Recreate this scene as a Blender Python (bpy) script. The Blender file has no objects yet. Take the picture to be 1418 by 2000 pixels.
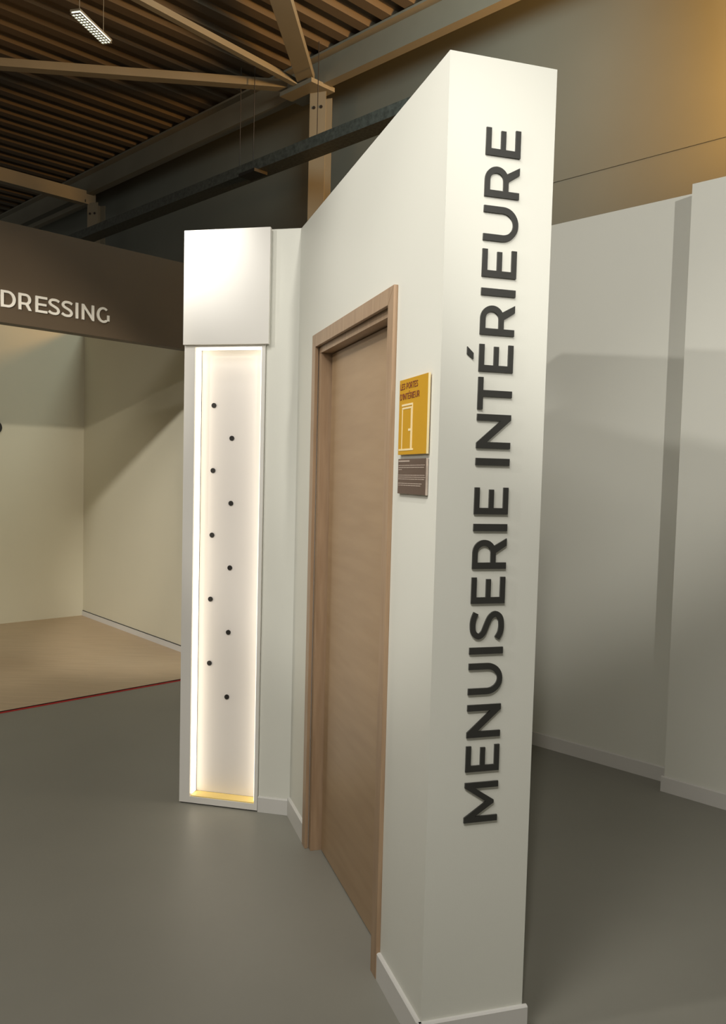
import bpy, bmesh, math, random
from mathutils import Vector, Matrix
random.seed(4)
scn = bpy.context.scene
COL = scn.collection
R = math.radians

# ------------------------------------------------------------------ camera
cd = bpy.data.cameras.new('camera')
cam = bpy.data.objects.new('camera', cd); COL.objects.link(cam)
cd.sensor_fit = 'VERTICAL'; cd.sensor_height = 36.0
cd.lens = 1642.96 * 36.0 / 2000.0
cd.shift_x = 0.00689; cd.shift_y = 0.01549
cd.clip_end = 200
cam.location = (0, 0, 1.557)
p, r = R(3.46585), R(-1.41697)
F = Vector((0, math.cos(p), -math.sin(p))); U = Vector((0, math.sin(p), math.cos(p))); X = Vector((1, 0, 0))
X2 = X*math.cos(r) - U*math.sin(r); U2 = U*math.cos(r) + X*math.sin(r)
cam.rotation_euler = Matrix((X2, U2, -F)).transposed().to_euler()
scn.camera = cam

# ------------------------------------------------------------------ world and lamps
w = bpy.data.worlds.new('world'); scn.world = w; w.use_nodes = True
w.node_tree.nodes['Background'].inputs[0].default_value = (1.0, 0.93, 0.78, 1)
w.node_tree.nodes['Background'].inputs[1].default_value = 0.13
scn.view_settings.view_transform = 'Standard'; scn.view_settings.look = 'None'
scn.view_settings.exposure = 0.85; scn.view_settings.gamma = 1.0
scn.view_settings.use_curve_mapping = False

def lamp(name, kind, loc, target, power, color, size=0.1, spot=60, blend=0.5, size_y=None):
    l = bpy.data.lights.new(name, kind); l.energy = power; l.color = color
    if kind == 'AREA':
        l.size = size
        if size_y: l.shape = 'RECTANGLE'; l.size_y = size_y
    else: l.shadow_soft_size = size
    if kind == 'SPOT': l.spot_size = R(spot); l.spot_blend = blend
    o = bpy.data.objects.new(name, l); COL.objects.link(o); o.location = loc
    o.rotation_euler = (Vector(target) - Vector(loc)).to_track_quat('-Z', 'Y').to_euler()
    return o
WARM = (1.0, 0.90, 0.74); NEUT = (1.0, 0.955, 0.885)
lamp('track_spot_left', 'SPOT', (-4.5, 0.0, 4.05), (-0.45, 2.84, 3.31), 160, NEUT, 0.05, 50, 0.25)
lamp('track_spot_rear', 'SPOT', (1.9, -3.0, 3.75), (0.75, 4.9, 2.15), 420, NEUT, 0.06, 27, 0.6)
lamp('track_spot_front', 'SPOT', (0.0, 0.2, 3.8), (0.32, 2.25, 1.72), 88, NEUT, 0.06, 42, 0.8)
lamp('door_wall_fill', 'SPOT', (-1.8, 1.6, 3.9), (0.12, 2.5, 2.3), 75, NEUT, 0.06, 50, 0.8)  # added fill, lifts the door wall but misses the niche
lamp('track_spot_totem', 'SPOT', (-1.22, 3.42, 3.12), (-0.86, 3.88, 2.72), 46, NEUT, 0.02, 50, 0.9)
lamp('track_spot_bay', 'SPOT', (0.6, -2.6, 3.65), (-3.2, 7.0, 1.2), 560, WARM, 0.06, 20, 0.4)
lamp('track_spot_bay_side', 'SPOT', (-3.0, 0.5, 3.74), (-1.7, 7.3, 0.9), 520, NEUT, 0.08, 23, 0.5)
lamp('flare_tint_right', 'SPOT', (4.1, 5.3, 4.7), (2.7, 7.2, 5.3), 1300, (1.0, 0.50, 0.13), 0.4, 100, 1.0)  # added warm lamp, stands in for lens flare tint at upper right
lamp('flare_tint_left', 'SPOT', (-5.2, 6.8, 4.3), (-3.6, 8.0, 6.3), 60, (1.0, 0.50, 0.13), 0.4, 90, 1.0)  # added too, gives a softer flare tint on the roof at left
lamp('floor_fill', 'AREA', (-2.0, -0.8, 5.6), (-2.0, -0.8, 0), 120, NEUT, 2.0)  # unseen overhead fill, added to light the floor
lamp('far_wall_fill', 'AREA', (0.5, 6.0, 5.9), (-3.0, 12.0, 4.4), 52, (0.90, 1.0, 0.92), 1.2)  # unseen fill added to brighten the far hall wall

# ------------------------------------------------------------------ materials
def mat(name, col, rough=0.6, noise=0.0, scale=5.0, bump=0.0, bscale=200.0, metallic=0.0, emit=0.0, ecol=None, col2=None, stretch=(1,1,1), spec=0.5):
    m = bpy.data.materials.new(name); m.use_nodes = True
    nt = m.node_tree; b = nt.nodes['Principled BSDF']
    b.inputs['Base Color'].default_value = (*col, 1); b.inputs['Roughness'].default_value = rough
    b.inputs['Metallic'].default_value = metallic; b.inputs['Specular IOR Level'].default_value = spec
    tc = nt.nodes.new('ShaderNodeTexCoord'); mp = nt.nodes.new('ShaderNodeMapping')
    mp.inputs['Scale'].default_value = stretch
    nt.links.new(tc.outputs['Object'], mp.inputs['Vector'])
    n = nt.nodes.new('ShaderNodeTexNoise'); n.inputs['Scale'].default_value = scale; n.inputs['Detail'].default_value = 6
    nt.links.new(mp.outputs[0], n.inputs['Vector'])
    if col2 is None: col2 = tuple(c*(1-noise) for c in col)
    rmp = nt.nodes.new('ShaderNodeValToRGB')
    rmp.color_ramp.elements[0].position = 0.3; rmp.color_ramp.elements[1].position = 0.7
    rmp.color_ramp.elements[0].color = (*col2, 1); rmp.color_ramp.elements[1].color = (*col, 1)
    nt.links.new(n.outputs['Fac'], rmp.inputs['Fac']); nt.links.new(rmp.outputs[0], b.inputs['Base Color'])
    if bump:
        n2 = nt.nodes.new('ShaderNodeTexNoise'); n2.inputs['Scale'].default_value = bscale
        nt.links.new(mp.outputs[0], n2.inputs['Vector'])
        bp = nt.nodes.new('ShaderNodeBump'); bp.inputs['Strength'].default_value = bump; bp.inputs['Distance'].default_value = 0.002
        nt.links.new(n2.outputs['Fac'], bp.inputs['Height']); nt.links.new(bp.outputs[0], b.inputs['Normal'])
    if emit:
        b.inputs['Emission Color'].default_value = (*(ecol or col), 1); b.inputs['Emission Strength'].default_value = emit
    return m
M = dict(
    wall=mat('white_wall_paint', (0.73, 0.735, 0.665), 0.55, 0.03, 1.2, 0.08, 260),
    bayw=mat('cream_wall_paint', (0.68, 0.645, 0.505), 0.6, 0.04, 1.0, 0.08, 260),
    skirt=mat('white_skirting', (0.66, 0.65, 0.62), 0.4, 0.02, 3),
    panelw=mat('white_lacquer', (0.80, 0.785, 0.74), 0.3, 0.02, 2),
    floor=mat('grey_vinyl_floor', (0.258, 0.252, 0.215), 0.45, 0.0, 1.3, 0.05, 120, col2=(0.236, 0.231, 0.198)),
    oakfl=mat('pale_oak_floor', (0.60, 0.455, 0.30), 0.45, 0, 3.0, 0.05, 60, col2=(0.53, 0.395, 0.25), stretch=(1, 9, 1)),
    oak=mat('oak_veneer', (0.38, 0.258, 0.148), 0.42, 0, 2.4, 0.05, 60, col2=(0.33, 0.218, 0.122), stretch=(1.2, 1.2, 9.0)),
    oakv=mat('oak_moulding', (0.40, 0.275, 0.17), 0.42, 0, 4.0, 0.1, 60, col2=(0.32, 0.21, 0.125), stretch=(14, 14, 1.2)),
    red=mat('red_tape', (0.60, 0.02, 0.02), 0.5, 0.2, 8),
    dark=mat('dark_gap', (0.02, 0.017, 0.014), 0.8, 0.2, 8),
    letter=mat('charcoal_vinyl', (0.036, 0.036, 0.032), 0.38, 0.15, 20),
    letterw=mat('white_letter', (0.74, 0.70, 0.62), 0.4, 0.04, 20),
    fascia=mat('brown_board', (0.090, 0.062, 0.036), 0.5, 0.12, 2),
    ochre=mat('ochre_board', (0.58, 0.31, 0.006), 0.6, 0.05, 4),
    ochreedge=mat('cream_edge', (0.85, 0.72, 0.42), 0.4, 0.05, 4),
    brownp=mat('brown_print', (0.10, 0.06, 0.043), 0.4, 0.1, 4),
    redink=mat('red_brown_ink', (0.20, 0.035, 0.01), 0.5, 0.1, 10),
    cream=mat('cream_ink', (0.90, 0.74, 0.42), 0.5, 0.05, 10),
    grey=mat('pale_grey_ink', (0.52, 0.43, 0.36), 0.5, 0.2, 60),
    led=mat('warm_led', (0.9, 0.85, 0.7), 0.5, emit=1.35, ecol=(1.0, 0.90, 0.74)),
    backl=mat('backlit_panel', (0.80, 0.765, 0.73), 0.4, 0.02, 3, emit=0.0),
    sill=mat('yellow_glow_strip', (0.85, 0.64, 0.22), 0.4, 0.05, 6),  # yellow light on the recess floor, put into the colour
    peg=mat('black_hole', (0.010, 0.008, 0.006), 0.6, 0.1, 10),
    steel=mat('painted_steel', (0.20, 0.19, 0.155), 0.5, 0.12, 2),
    clad=mat('grey_cladding', (0.165, 0.18, 0.165), 0.6, 0.15, 0.6),
    deck=mat('roof_deck', (0.085, 0.066, 0.045), 0.6, 0.12, 0.8),
    tray=mat('galvanised_tray', (0.11, 0.12, 0.11), 0.5, 0.5, 30, metallic=0.3),
    black=mat('black_metal', (0.015, 0.013, 0.012), 0.5, 0.1, 10),
    lumi=mat('luminaire_tube', (0.95, 0.97, 0.9), 0.4, emit=4.0, ecol=(0.93, 1.0, 0.86)),
    lumf=mat('luminaire_white', (0.22, 0.21, 0.18), 0.4, 0.05, 10),
)

# ------------------------------------------------------------------ builders
def box(bm, x0, x1, y0, y1, z0, z1):
    v = [bm.verts.new(c) for c in [(x0,y0,z0),(x1,y0,z0),(x1,y1,z0),(x0,y1,z0),(x0,y0,z1),(x1,y0,z1),(x1,y1,z1),(x0,y1,z1)]]
    for f in [(0,3,2,1),(4,5,6,7),(0,1,5,4),(1,2,6,5),(2,3,7,6),(3,0,4,7)]: bm.faces.new([v[i] for i in f])
def prism_z(bm, poly, z0, z1):
    a = [bm.verts.new((x, y, z0)) for x, y in poly]; b = [bm.verts.new((x, y, z1)) for x, y in poly]
    bm.faces.new(a[::-1]); bm.faces.new(b)
    for i in range(len(a)): j = (i+1) % len(a); bm.faces.new([a[i], a[j], b[j], b[i]])
def prism_y(bm, poly, y0, y1):
    a = [bm.verts.new((x, y0, z)) for x, z in poly]; b = [bm.verts.new((x, y1, z)) for x, z in poly]
    bm.faces.new(a); bm.faces.new(b[::-1])
    for i in range(len(a)): j = (i+1) % len(a); bm.faces.new([a[j], a[i], b[i], b[j]])
def bar(bm, a, b, wd, ht, up=(0,0,1)):
    a = Vector(a); b = Vector(b); d = (b-a).normalized(); s = d.cross(Vector(up)).normalized()*wd/2; u = s.cross(d).normalized()*ht/2
    v = [bm.verts.new(q + i*s + j*u) for q in (a, b) for i, j in ((-1,-1),(1,-1),(1,1),(-1,1))]
    for f in [(0,1,2,3),(7,6,5,4),(0,4,5,1),(1,5,6,2),(2,6,7,3),(3,7,4,0)]: bm.faces.new([v[i] for i in f])
def cyl(bm, c, axis, rad, h, n=16):
    m = Vector(axis).to_track_quat('Z', 'Y').to_matrix().to_4x4(); m.translation = Vector(c)
    bmesh.ops.create_cone(bm, cap_ends=True, segments=n, radius1=rad, radius2=rad, depth=h, matrix=m)
def obj(name, bm, m, parent=None, bevel=0.0, loc=None, rot=None, smooth=False):
    bmesh.ops.recalc_face_normals(bm, faces=bm.faces[:])
    me = bpy.data.meshes.new(name); bm.to_mesh(me); bm.free(); me.materials.append(m)
    o = bpy.data.objects.new(name, me); COL.objects.link(o)
    if parent: o.parent = parent
    if loc is not None: o.location = loc
    if rot is not None: o.rotation_euler = (0, 0, R(rot))
    if bevel:
        b = o.modifiers.new('bevel', 'BEVEL'); b.width = bevel; b.segments = 2; b.limit_method = 'ANGLE'
    return o
def nb(fn, *a):
    bm = bmesh.new(); fn(bm, *a); return bm
def boxes(*bs):
    bm = bmesh.new()
    for b in bs: box(bm, *b)
    return bm
def thing(name, loc, rot, label=None, cat=None, group=None, kind=None):
    o = bpy.data.objects.new(name, None); COL.objects.link(o); o.location = loc; o.rotation_euler = (0, 0, R(rot)); o.empty_display_size = 0.05
    if kind: o['kind'] = kind
    else: o['label'] = label; o['category'] = cat
    if group: o['group'] = group
    return o
def struct(o): o['kind'] = 'structure'; return o
def tag(o, label, cat, group=None):
    o['label'] = label; o['category'] = cat
    if group: o['group'] = group
    return o

# local frames fitted to the photograph: x runs along the face, z up
P1 = (0.209, 2.199, 0); PIL = 17.0            # pillar front: outward is local -y
DW = 107.0                                     # door wall: outward is local +y
C1 = (-0.804, 3.891, 0); CA = -13.2           # lit totem face: outward is local -y
B2 = (1.086, 4.906, 0); BA = -45.3            # back wall at the right: outward is local -y
F1 = (-2.242, 5.287, 0); FA = 45.3            # fascia of the bay: outward is local -y
G1 = (-2.898, 8.925, 0)                        # inner corner of the bay
NODE = (-0.695, 10.118, 0); EA = 134.7        # main hall edge beam

# ------------------------------------------------------------------ floor and roof
struct(obj('floor', boxes((-14, 12, -8, 22, -0.05, 0)), M['floor']))
bm = bmesh.new()                               # corrugated steel deck, ridges run across the hall
pts = []; x = -12.0
while x < 14: pts += [(x, 0), (x+0.13, 0), (x+0.17, 0.045), (x+0.28, 0.045)]; x += 0.32
lo = [(bm.verts.new((q, -0.6, 6.33+z)), bm.verts.new((q, 22, 6.33+z))) for q, z in pts]
for a, b in zip(lo, lo[1:]): bm.faces.new([a[0], b[0], b[1], a[1]])
struct(obj('ceiling', bm, M['deck'], loc=NODE, rot=EA))
# far hall wall with stepped cladding rails
wl = struct(obj('wall_far', boxes((-14, 14, -0.62, -0.5, 0, 6.5)), M['clad'], loc=NODE, rot=EA))
for z, h in ((3.98, 0.02), (4.43, 0.025)):
    obj('cladding_joint', boxes((-14, 14, -0.505, -0.493, z, z+h)), M['clad'], wl)

# ------------------------------------------------------------------ hall steelwork
t = thing('edge_beam', NODE, EA, 'long grey steel beam running under the roof along the far wall', 'beam')
obj('flange', boxes((-9, 9, -0.12, 0.12, 6.30, 6.325)), M['steel'], t)
obj('web', boxes((-9, 9, -0.10, 0.02, 6.03, 6.30)), M['steel'], t)
t = tag(obj('wall_rail', boxes((5.35, 8.6, -0.05, 0.05, 5.86, 5.93)), M['steel'], loc=NODE, rot=EA), 'short steel rail below the roof at far left behind the cross beam', 'rail')
def rafter(at, ang, z0, z1, wd, ln, label):
    t = thing('cross_beam', (*at, 0), ang, label, 'beam', 'steel cross beams under the roof')
    obj('web', boxes((0, ln, -wd/2, wd/2, z0, z1)), M['steel'], t)
    obj('flange', boxes((0, ln, -wd, wd, z0-0.015, z0)), M['steel'], t)
rafter((-4.412, 14.075), 225.3, 5.88, 6.08, 0.07, 9.0, 'grey steel cross beam under the roof at the far left, above the dark brown sign')
rafter((-0.695, 10.118), 230.0, 6.05, 6.11, 0.035, 9.0, 'thin steel cross beam meeting the post in the middle of the roof')
def brace(a, b, wd, label):
    bm = bmesh.new(); bar(bm, a, b, wd, 0.09)
    tag(obj('diagonal_brace', bm, M['steel']), label, 'brace')
brace((-0.93, 10.13, 6.10), (-5.4, 9.63, 6.10), 0.12, 'pale diagonal roof brace running left from the post, below the lit luminaire')
brace((-0.70, 9.93, 6.10), (-0.97, 6.8, 6.10), 0.20, 'wide diagonal roof brace running from the post toward the viewer')
bm = bmesh.new(); box(bm, -0.30, 0.26, -0.16, 0.20, 5.99, 6.04)
tag(obj('gusset_plate', bm, M['steel'], loc=NODE, rot=EA), 'flat steel plate where the roof braces meet above the post', 'plate')
def hpost(at, ang, label, z1):
    t = thing('steel_post', (*at, 0), ang, label, 'post')
    obj('flange', boxes((-0.10, 0.10, 0.088, 0.10, 0, z1)), M['steel'], t)
    obj('flange', boxes((-0.10, 0.10, -0.10, -0.088, 0, z1)), M['steel'], t)
    obj('web', boxes((-0.008, 0.008, -0.088, 0.088, 0, z1)), M['steel'], t)
    for x in (-0.045, 0.045):
        bm = bmesh.new(); cyl(bm, (x, 0.103, z1-0.17), (0, 1, 0), 0.018, 0.012); obj('bolt', bm, M['black'], t)
hpost((-0.53, 10.118), 100.0+60, 'steel column standing behind the door wall, with two dark bolts near its top', 5.99)
hpost((-4.36, 14.0), 160.0, 'farther steel column at left, its top showing over the brown sign', 5.88)

# hanging cable tray
TR = (-1.21, 10.016, 0); TA = 134.7
t = thing('cable_tray', (*TR[:2], 5.05), TA, 'long dark cable tray hanging on thin rods below the roof', 'cable tray')
obj('tray_side', boxes((-3.0, 7.0, 0.10, 0.115, 0, 0.12)), M['tray'], t)
obj('tray_side', boxes((-3.0, 7.0, -0.115, -0.10, 0, 0.12)), M['tray'], t)
obj('tray_bottom', boxes((-3.0, 7.0, -0.10, 0.10, 0, 0.012)), M['tray'], t)
bm = bmesh.new()
for k in range(6): bar(bm, (-3.0, -0.07+0.028*k, 0.03+0.02*(k % 2)), (7.0, -0.07+0.028*k, 0.035), 0.022, 0.022)
obj('cable', bm, M['black'], t)
obj('bracket', boxes((-0.10, 0.20, -0.02, 0.17, -0.035, 0.0)), M['black'], t)
for x in (0.0, 0.26, -0.85):
    for y in (0.11,) if x != -0.85 else (-0.11,):
        bm = bmesh.new(); cyl(bm, (x, y, 0.62), (0, 0, 1), 0.005, 1.24, 8); obj('rod', bm, M['black'], t)

# ceiling luminaire: narrow louvred fitting
t = thing('louvred_luminaire', (-2.535, 7.97, 5.6), 76, 'lit louvred strip luminaire hanging under the roof at upper left', 'luminaire')
obj('housing', boxes((-0.27, 0.27, -0.05, 0.05, 0.012, 0.03)), M['lumf'], t)
obj('tube', boxes((-0.255, 0.255, -0.042, 0.042, 0.002, 0.010)), M['lumi'], t)
for k in range(14):
    x = -0.26 + 0.04*k
    obj('louvre_blade', boxes((x-0.007, x+0.007, -0.05, 0.05, -0.010, 0.0)), M['lumf'], t)
for y in (-0.046, -0.016, 0.016, 0.046):
    obj('louvre_rail', boxes((-0.265, 0.265, y-0.004, y+0.004, -0.010, 0.0)), M['lumf'], t)
for x in (-0.2, 0.2):
    bm = bmesh.new(); cyl(bm, (x, 0, 0.4), (0, 0, 1), 0.003, 0.7, 6); obj('hanger', bm, M['lumf'], t)

# ------------------------------------------------------------------ door wall with the pillar end
H1 = 2.642; TH = 0.3055; S0, S1, SZ = 0.375, 1.30, 2.095    # opening
bm = bmesh.new()
prism_y(bm, [(0, 0), (S0, 0), (S0, SZ), (S1, SZ), (S1, 0), (1.66, 0), (1.66, H1), (0, H1)], 0, -TH)
struct(obj('wall_middle', bm, M['wall'], loc=P1, rot=DW))
# niche wall behind the totem
bm = bmesh.new()
prism_z(bm, [(0.391, 0.012), (0.60, 0.012), (0.60, 0.25), (0.005, 0.25), (0.005, 0.098), (0.391, 0.098)], 0, 2.645)
struct(obj('wall_left', bm, M['wall'], loc=C1, rot=CA))

BH = 0.085; BT = 0.012
def skirting(name, segs, loc, rot, out, h=BH):
    bm = bmesh.new()
    for x0, x1 in segs:
        y0, y1 = (0, BT*out)
        poly = [(y0, 0), (y1, 0), (y1, h-0.004), (y1*0.6, h), (y0, h)]
        a = [bm.verts.new((x0, y, z)) for y, z in poly]; b = [bm.verts.new((x1, y, z)) for y, z in poly]
        bm.faces.new(a); bm.faces.new(b[::-1])
        for i in range(5): j = (i+1) % 5; bm.faces.new([a[i], a[j], b[j], b[i]])
    return struct(obj(name, bm, M['skirt'], loc=loc, rot=rot))
skirting('baseboard_pillar', [(-BT, TH+BT)], P1, PIL, -1)
skirting('baseboard_door_wall', [(-BT, 0.345), (1.345, 1.645)], P1, DW, 1)
o = skirting('baseboard_left', [(0.391, 0.60)], (C1[0], C1[1], 0), CA, -1, 0.072); o.location = Vector(C1) + Matrix.Rotation(R(CA), 3, 'Z') @ Vector((0, 0.012, 0))

# ------------------------------------------------------------------ door (part of the room)
d = thing('door_1', P1, DW, kind='structure')
d['label'] = 'closed flush oak interior door in an oak frame'
A0, A1, AZ = 0.345, 1.343, 2.128       # architrave outer
AW = 0.052
bm = bmesh.new()
prism_y(bm, [(A1-AW, 0.0), (A1, 0.0), (A1, AZ), (A1-AW, AZ-AW)], 0.0, 0.014); obj('architrave', bm, M['oakv'], d, 0.0015)
bm = bmesh.new()
prism_y(bm, [(A0, 0.0), (A0+AW, 0.0), (A0+AW, AZ-AW), (A0, AZ)], 0.0, 0.014); obj('architrave', bm, M['oakv'], d, 0.0015)
bm = bmesh.new()
prism_y(bm, [(A0, AZ), (A0+AW, AZ-AW), (A1-AW, AZ-AW), (A1, AZ)], 0.0, 0.014); obj('architrave_head', bm, M['oakv'], d, 0.0015)
i0, i1, iz = A0+AW-0.012, A1-AW+0.012, AZ-AW+0.012
f0, f1, fz = A0+AW+0.026, A1-AW-0.026, AZ-AW-0.026
bm = bmesh.new(); box(bm, f1, i1, -0.12, -0.004, 0, fz); obj('door_jamb', bm, M['oakv'], d, 0.001)
bm = bmesh.new(); box(bm, i0, f0, -0.12, -0.004, 0, fz); obj('door_jamb', bm, M['oakv'], d, 0.001)
bm = bmesh.new(); box(bm, i0, i1, -0.12, -0.004, fz, iz); obj('frame_head', bm, M['oakv'], d, 0.001)
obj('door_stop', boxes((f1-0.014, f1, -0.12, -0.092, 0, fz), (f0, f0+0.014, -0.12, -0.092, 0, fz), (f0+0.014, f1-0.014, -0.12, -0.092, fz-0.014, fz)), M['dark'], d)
obj('door_leaf', boxes((f0+0.003, f1-0.011, -0.088, -0.048, 0.006, fz-0.004)), M['oak'], d, 0.0015)

# ------------------------------------------------------------------ lit totem column
t = thing('lit_totem', C1, CA, 'tall white illuminated display column with a glowing recessed panel and a plain head box', 'display column')
obj('stile', boxes((0.0, 0.052, 0.0, 0.095, 0.006, 2.165)), M['panelw'], t)
obj('stile', boxes((0.373, 0.389, 0.0, 0.095, 0.006, 2.165)), M['panelw'], t)
obj('bottom_rail', boxes((0.052, 0.373, 0.0, 0.095, 0.006, 0.036)), M['panelw'], t)
obj('top_rail', boxes((0.052, 0.373, 0.0, 0.095, 2.129, 2.165)), M['panelw'], t)
obj('plinth', boxes((0.004, 0.385, 0.006, 0.09, 0.0, 0.006)), M['dark'], t)
obj('head_box', boxes((0.0, 0.410, -0.018, 0.0, 2.138, 2.648), (0.003, 0.389, 0.0, 0.095, 2.166, 2.645)), M['panelw'], t, 0.001)
obj('back_panel', boxes((0.056, 0.370, 0.072, 0.082, 0.040, 2.126)), M['backl'], t)
ls = obj('led_strip', boxes((0.0525, 0.058, 0.014, 0.060, 0.045, 2.120)), M['led'], t)
obj('led_strip', boxes((0.367, 0.3725, 0.014, 0.060, 0.045, 2.120)), M['led'], t)
obj('led_strip', boxes((0.060, 0.365, 0.014, 0.050, 2.1225, 2.1285)), M['led'], t)
obj('bottom_strip', boxes((0.056, 0.370, 0.004, 0.070, 0.036, 0.040)), M['sill'], t)
for s, z in [(0.1478,1.8655),(0.2372,1.7181),(0.1474,1.5699),(0.2372,1.4227),(0.1469,1.2739),(0.2371,1.1269),(0.1439,0.9773),(0.2346,0.8282),(0.1433,0.6781),(0.232,0.5265)]:
    # pixel ray carried from the face plane back to the panel plane
    bm = bmesh.new(); yy = 0.071
    cx, cy = 0.804*0.9736 + 3.891*0.22835, 0.804*0.22835 - 3.891*0.9736   # camera in this frame
    k = (yy - cy) / (0 - cy)
    cyl(bm, (cx + (s-cx)*k, yy, 1.557 + (z-1.557)*k), (0, 1, 0), 0.0115, 0.006, 20); obj('peg_hole', bm, M['peg'], t)

# ------------------------------------------------------------------ right bay
Z3 = 3.022
struct(obj('wall_back', boxes((-0.95, 0.86, 0.0, 0.12, 0, Z3)), M['wall'], loc=B2, rot=BA))
struct(obj('wall_right', boxes((0.865, 4.5, -0.135, 0.14, 0, Z3+0.0)), M['wall'], loc=B2, rot=BA))
skirting('baseboard_back', [(-0.95, 0.865)], B2, BA, -1, 0.078)
o = skirting('baseboard_right', [(0.865-BT, 4.5)], B2, BA, -1, 0.078); o.location = Vector(B2) + Matrix.Rotation(R(BA), 3, 'Z') @ Vector((0, -0.135, 0))

# ------------------------------------------------------------------ bay at the left with the brown fascia
struct(obj('wall_bay_back', boxes((-0.12, 7.2, -0.12, 0.0, 0, 3.07)), M['bayw'], loc=G1, rot=224.9))
ba = -50.6
struct(obj('wall_bay_end', boxes((7.2, 7.32, -0.12, 3.0, 0, 3.07)), M['bayw'], loc=G1, rot=224.9))  # unseen end wall, put in to cut ambient light in the bay
struct(obj('wall_bay_side', boxes((0.0, 2.95, 0.0, 0.12, 0, 3.07)), M['bayw'], loc=G1, rot=ba))
o = struct(obj('baseboard_bay', boxes((0.0, 3.0, -0.012, 0.0, 0.008, 0.058)), M['skirt'], loc=G1, rot=ba))
obj('shadow_gap', boxes((0.0, 3.0, -0.006, 0.0, 0.058, 0.063)), M['dark'], o)
fas = thing('brown_fascia', (F1[0], F1[1], 2.464), FA, 'long dark brown header board over the left bay, carrying white lettering', 'header board')
obj('board', boxes((-5.0, 1.62, 0.0, 0.10, 0.0, 0.618)), M['fascia'], fas)
# oak floor of the bay, raised a few millimetres, with red tape along its edge
ca, sa = math.cos(R(FA)), math.sin(R(FA))
def fr(s, y): return (F1[0]+ca*s-sa*y, F1[1]+sa*s+ca*y)
q = [fr(-5.0, 0.0), fr(1.84, 0.0), (G1[0], G1[1]), (G1[0]-7.0*math.cos(R(44.9)), G1[1]-7.0*math.sin(R(44.9)))]
bm = bmesh.new(); prism_z(bm, q, 0.0, 0.008)
tag(obj('oak_bay_floor', bm, M['oakfl']), 'pale oak laminate floor laid in the left bay under the brown header', 'laminate floor')
bm = bmesh.new(); box(bm, -5.0, 1.62, -0.026, -0.002, 0.0, 0.003)
o = tag(obj('red_edge_strip', bm, M['red'], loc=F1, rot=FA), 'thin red strip along the front edge of the oak floor', 'edge strip')
obj('shadow_gap', boxes((-5.0, 1.62, -0.004, -0.0005, 0.003, 0.008)), M['dark'], o)
# small dark knob on the bay back wall at the picture's left edge
bm = bmesh.new(); cyl(bm, (0, 0, 0), (0, 1, 0), 0.065, 0.03, 24)
kx = Vector(G1) + Matrix.Rotation(R(224.9), 3, 'Z') @ Vector((0.936, 0.017, 1.954))
tag(obj('wall_hook', bm, M['black'], loc=kx, rot=224.9), 'small round black hook on the bay back wall at the left edge', 'hook')

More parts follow.
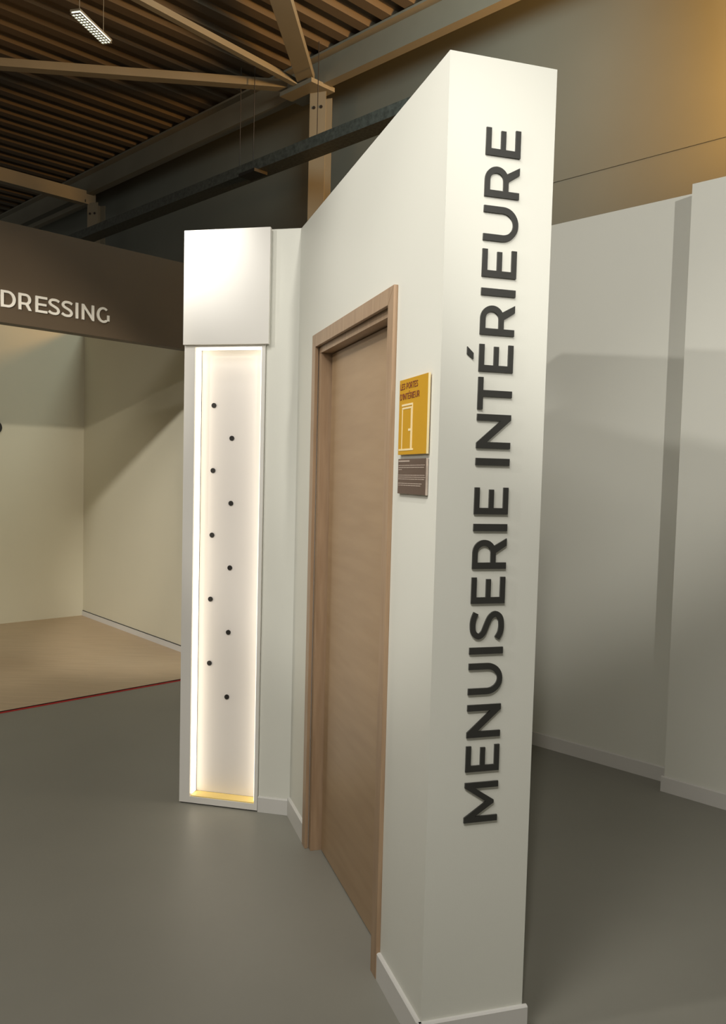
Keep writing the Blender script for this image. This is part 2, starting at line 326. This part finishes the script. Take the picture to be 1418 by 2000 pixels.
# ------------------------------------------------------------------ letters (own outlines, cap height 1)
T, Bq = 0.172, 0.148
def arc(cx, cy, rx, ry, a0, a1, n=14):
    return [(cx+rx*math.cos(R(a0+(a1-a0)*i/n)), cy+ry*math.sin(R(a0+(a1-a0)*i/n))) for i in range(n+1)]
def glyph(ch, w):
    t, b = T, Bq
    if ch in 'EÉ': return [[(0,0),(w,0),(w,b),(t,b),(t,.43),(w-.06,.43),(w-.06,.43+b*.95),(t,.43+b*.95),(t,1-b),(w-.01,1-b),(w-.01,1),(0,1)]]
    if ch == 'L': return [[(0,0),(w,0),(w,b),(t,b),(t,1),(0,1)]]
    if ch == 'I': return [[(0,0),(w,0),(w,1),(0,1)]]
    if ch == "'": return [[(0,.66),(w,.66),(w,1),(0,1)]]
    if ch == 'T': return [[(w/2-t/2,0),(w/2+t/2,0),(w/2+t/2,1-b),(w,1-b),(w,1),(0,1),(0,1-b),(w/2-t/2,1-b)]]
    if ch == 'N': return [[(0,0),(t,0),(t,.69),(w-.145,0),(w,0),(w,1),(w-t,1),(w-t,.31),(.145,1),(0,1)]]
    if ch == 'M': return [[(0,0),(t*.95,0),(t*.95,.68),(w/2-.045,.12),(w/2+.035,.12),(w-t*.95,.69),(w-t*.95,0),(w,0),(w,1),(w-.14,1),(w/2,.36),(.145,1),(0,1)]]
    if ch == 'U': return [[(0,1)] + arc(w/2,.44,w/2,.45,180,360,20) + [(w,1),(w-t,1)] + arc(w/2,.44,w/2-t,.45-b,360,180,20) + [(t,1)]]
    if ch in 'RP':
        xc = w-.03-.345
        hole = [(t,.315+b),(t,1-b)] + arc(xc,.6575,.345-t*.95,.1945,90,-90,14)
        if ch == 'P': return [[(0,0),(0,1)] + arc(xc,.6575,.345,.3425,90,-90) + [(t,.315),(t,0)], hole]
        return [[(0,0),(0,1)] + arc(xc,.6575,.345,.3425,90,-58) + [(w+.01,0),(w-.185,0),(xc-.01,.315),(t,.315),(t,0)], hole]
    if ch == 'D': return [[(0,0),(0,1)] + arc(w-.5,.5,.5,.5,90,-90,22), [(t,b),(t,1-b)] + arc(w-.5,.5,.5-t,.5-b,90,-90,22)]
    if ch == 'O': return [arc(w/2,.5,w/2,.51,0,348,29), arc(w/2,.5,w/2-t,.51-b,0,348,29)]
    if ch == 'G':
        return [arc(w/2,.5,w/2,.51,48,315,26) + [(w-.01,.13),(w-.01,.52),(w-t,.52),(w-t,.21)] + arc(w/2,.5,w/2-t,.51-b,305,50,24)]
    if ch == 'S':
        P = [(.92,.84),(.73,.905),(.5,.927),(.25,.895),(.115,.75),(.23,.61),(.5,.515),(.77,.41),(.885,.26),(.76,.115),(.5,.073),(.24,.10),(.04,.19)]
        P = [(a*w, c) for a, c in P]; C = []
        for i in range(len(P)-1):
            p0, p1, p2, p3 = P[max(i-1,0)], P[i], P[i+1], P[min(i+2, len(P)-1)]
            for k in range(4):
                u = k/4
                C.append(tuple(0.5*(2*p1[j]+(p2[j]-p0[j])*u+(2*p0[j]-5*p1[j]+4*p2[j]-p3[j])*u*u+(3*p1[j]-p0[j]-3*p2[j]+p3[j])*u**3) for j in (0,1)))
        C.append(P[-1]); L, Rr = [], []
        for i, c in enumerate(C):
            a, e = C[max(i-1,0)], C[min(i+1,len(C)-1)]
            dx, dy = e[0]-a[0], e[1]-a[1]; l = math.hypot(dx, dy); n = (-dy/l*.078, dx/l*.078)
            L.append((c[0]+n[0], c[1]+n[1])); Rr.append((c[0]-n[0], c[1]-n[1]))
        return [L + Rr[::-1]]
    raise ValueError(ch)
def letter_obj(name, ch, w, fn, depth, m, parent, dirn=-1, w_unit=1.0):
    """outline in glyph units, fn maps (gx,gy) to local (x,z); extruded along local y."""
    cu = bpy.data.curves.new('c', 'CURVE'); cu.dimensions = '2D'; cu.fill_mode = 'BOTH'; cu.extrude = depth/2
    loops = glyph(ch, w)
    for lp in loops:
        lp = [fn(*q) for q in lp]
        sp = cu.splines.new('POLY'); sp.points.add(len(lp)-1); sp.use_cyclic_u = True
        for pnt, (a, c) in zip(sp.points, lp): pnt.co = (a, c, 0, 1)
    tmp = bpy.data.objects.new('c', cu)
    me = bpy.data.meshes.new_from_object(tmp)
    bpy.data.objects.remove(tmp); bpy.data.curves.remove(cu)
    me.transform(Matrix.Rotation(R(90), 4, 'X')); me.transform(Matrix.Translation((0, dirn*(depth/2+0.0004), 0)))
    me.name = name; me.materials.clear(); me.materials.append(m)
    o = bpy.data.objects.new(name, me); COL.objects.link(o); o.parent = parent
    return o

# MENUISERIE INTÉRIEURE, reading upward on the pillar
CAP0, CAPH = 0.2045, 0.0985
sgn = thing('pillar_lettering', P1, PIL, 'dark grey raised capitals MENUISERIE INTÉRIEURE reading upward on the white pillar', 'lettering')
LET = [('E',2.3968,2.4665),('R',2.292,2.3722),('U',2.1799,2.2687),('E',2.0870,2.1590),('I',2.0393,2.0578),('R',1.9375,2.0168),('É',1.8418,1.9137),('T',1.7429,1.8271),('N',1.6408,1.7309),('I',1.5963,1.6150),
       ('E',1.4663,1.5382),('I',1.4214,1.4405),('R',1.3203,1.4010),('E',1.2269,1.2984),('S',1.1289,1.2077),('I',1.0901,1.1081),('U',0.9801,1.0651),('N',0.8623,0.9521),('E',0.7681,0.8400),('M',0.6277,0.7383)]
for ch, z0, z1 in LET[::-1]:
    letter_obj('letter', ch, (z1-z0)/CAPH, lambda gx, gy, z0=z0: (CAP0-gy*CAPH, z0+gx*CAPH), 0.005, M['letter'], sgn)
    if ch == 'É':
        bm = bmesh.new(); prism_y(bm, [(0.0895, 1.872), (0.0895, 1.8875), (0.0715, 1.9035), (0.0715, 1.885)], -0.0004, -0.0054)
        obj('accent', bm, M['letter'], sgn)

# DRESSING on the fascia
sgn = thing('header_lettering', (F1[0], F1[1], 2.464), FA, 'white raised capitals DRESSING on the dark brown header board', 'lettering')
for ch, s0, s1 in [('D',0.004,0.097),('R',0.1150,0.1985),('E',0.2243,0.3029),('S',0.3105,0.3880),('S',0.4000,0.4776),('I',0.4975,0.5150),('N',0.5405,0.6290),('G',0.6491,0.7430)]:
    letter_obj('letter', ch, (s1-s0)/0.103, lambda gx, gy, s0=s0: (s0+gx*0.103, 0.094+gy*0.103), 0.008, M['letterw'], sgn)

# ------------------------------------------------------------------ the two small boards beside the door
def dwb(x0, x1, y0, y1, z0, z1): return boxes((x0, x1, y0, y1, z0, z1))
t = thing('ochre_sign', P1, DW, 'ochre yellow door section sign fixed beside the oak door, above the brown notice', 'sign')
obj('board', dwb(0.0580, 0.281, 0.004, 0.010, 1.624, 1.838), M['ochre'], t)
obj('edge', dwb(0.0568, 0.0580, 0.004, 0.0102, 1.6235, 1.8385), M['ochreedge'], t)
def txt(s, x_left, width, z0, cap, parent, m):
    adv = {'L':.62,'E':.72,'S':.74,'P':.78,'O':.98,'R':.78,'T':.76,'D':.88,"'":.16,'I':.17,'N':.88,'É':.72,'U':.86,' ':.35}
    tot = sum(adv[c]+.13 for c in s); k = width/tot; x = x_left
    for c in s:
        if c != ' ':
            letter_obj('character', c, adv[c], lambda gx, gy, x=x: (x-gx*k, z0+gy*cap), 0.0006, m, parent, 1)
            o = COL.objects[-1]
            o.location = (0, 0.0098, 0)
            if c == 'É':
                bm = bmesh.new(); prism_y(bm, [(x-.3*k, z0+1.10*cap), (x-.45*k, z0+1.10*cap), (x-.62*k, z0+1.3*cap), (x-.42*k, z0+1.3*cap)], 0.010, 0.0107)
                obj('accent', bm, m, parent)
        x -= (adv[c]+.13)*k
txt('LES PORTES', 0.273, 0.142, 1.8095, 0.0175, t, M['redink'])
txt("D'INTÉRIEUR", 0.2735, 0.156, 1.7805, 0.0175, t, M['redink'])
y0, y1 = 0.0100, 0.0108
bm = boxes((0.168, 0.2565, y0, y1, 1.7620, 1.7675), (0.176, 0.2535, y0, y1, 1.7530, 1.7580), (0.168, 0.1735, y0, y1, 1.640, 1.7620),
           (0.176, 0.1815, y0, y1, 1.640, 1.7530), (0.248, 0.2535, y0, y1, 1.640, 1.7530), (0.1585, 0.275, y0, y1, 1.6355, 1.6405),
           (0.1815, 0.200, y0, y1, 1.690, 1.6965))
obj('door_drawing', bm, M['cream'], t)
obj('spacer', dwb(0.10, 0.24, 0.0, 0.004, 1.66, 1.80), M['black'], t)
t = thing('brown_notice', P1, DW, 'small dark brown notice with lines of tiny pale print below the ochre sign', 'notice')
obj('board', dwb(0.0610, 0.282, 0.002, 0.008, 1.512, 1.612), M['brownp'], t)
obj('edge', dwb(0.0600, 0.0610, 0.002, 0.0082, 1.512, 1.612), M['grey'], t)
obj('spacer', dwb(0.10, 0.24, 0.0, 0.002, 1.53, 1.59), M['black'], t)
obj('print_title', dwb(0.188, 0.277, 0.008, 0.0086, 1.6035, 1.6075), M['grey'], t)
bm = bmesh.new()
for z, xe in [(1.5925,.07),(1.5865,.075),(1.5805,.25),(1.5645,.07),(1.5590,.065),(1.5535,.07),(1.5410,.09),(1.5355,.10)]:
    x = 0.2765
    while x > xe + 0.006:
        l = min(random.uniform(0.006, 0.022), x-xe); box(bm, x-l, x, 0.008, 0.0084, z, z+0.0019); x -= l + 0.0022
o = obj('printed_lines', bm, M['grey'], t); o['kind'] = 'stuff'
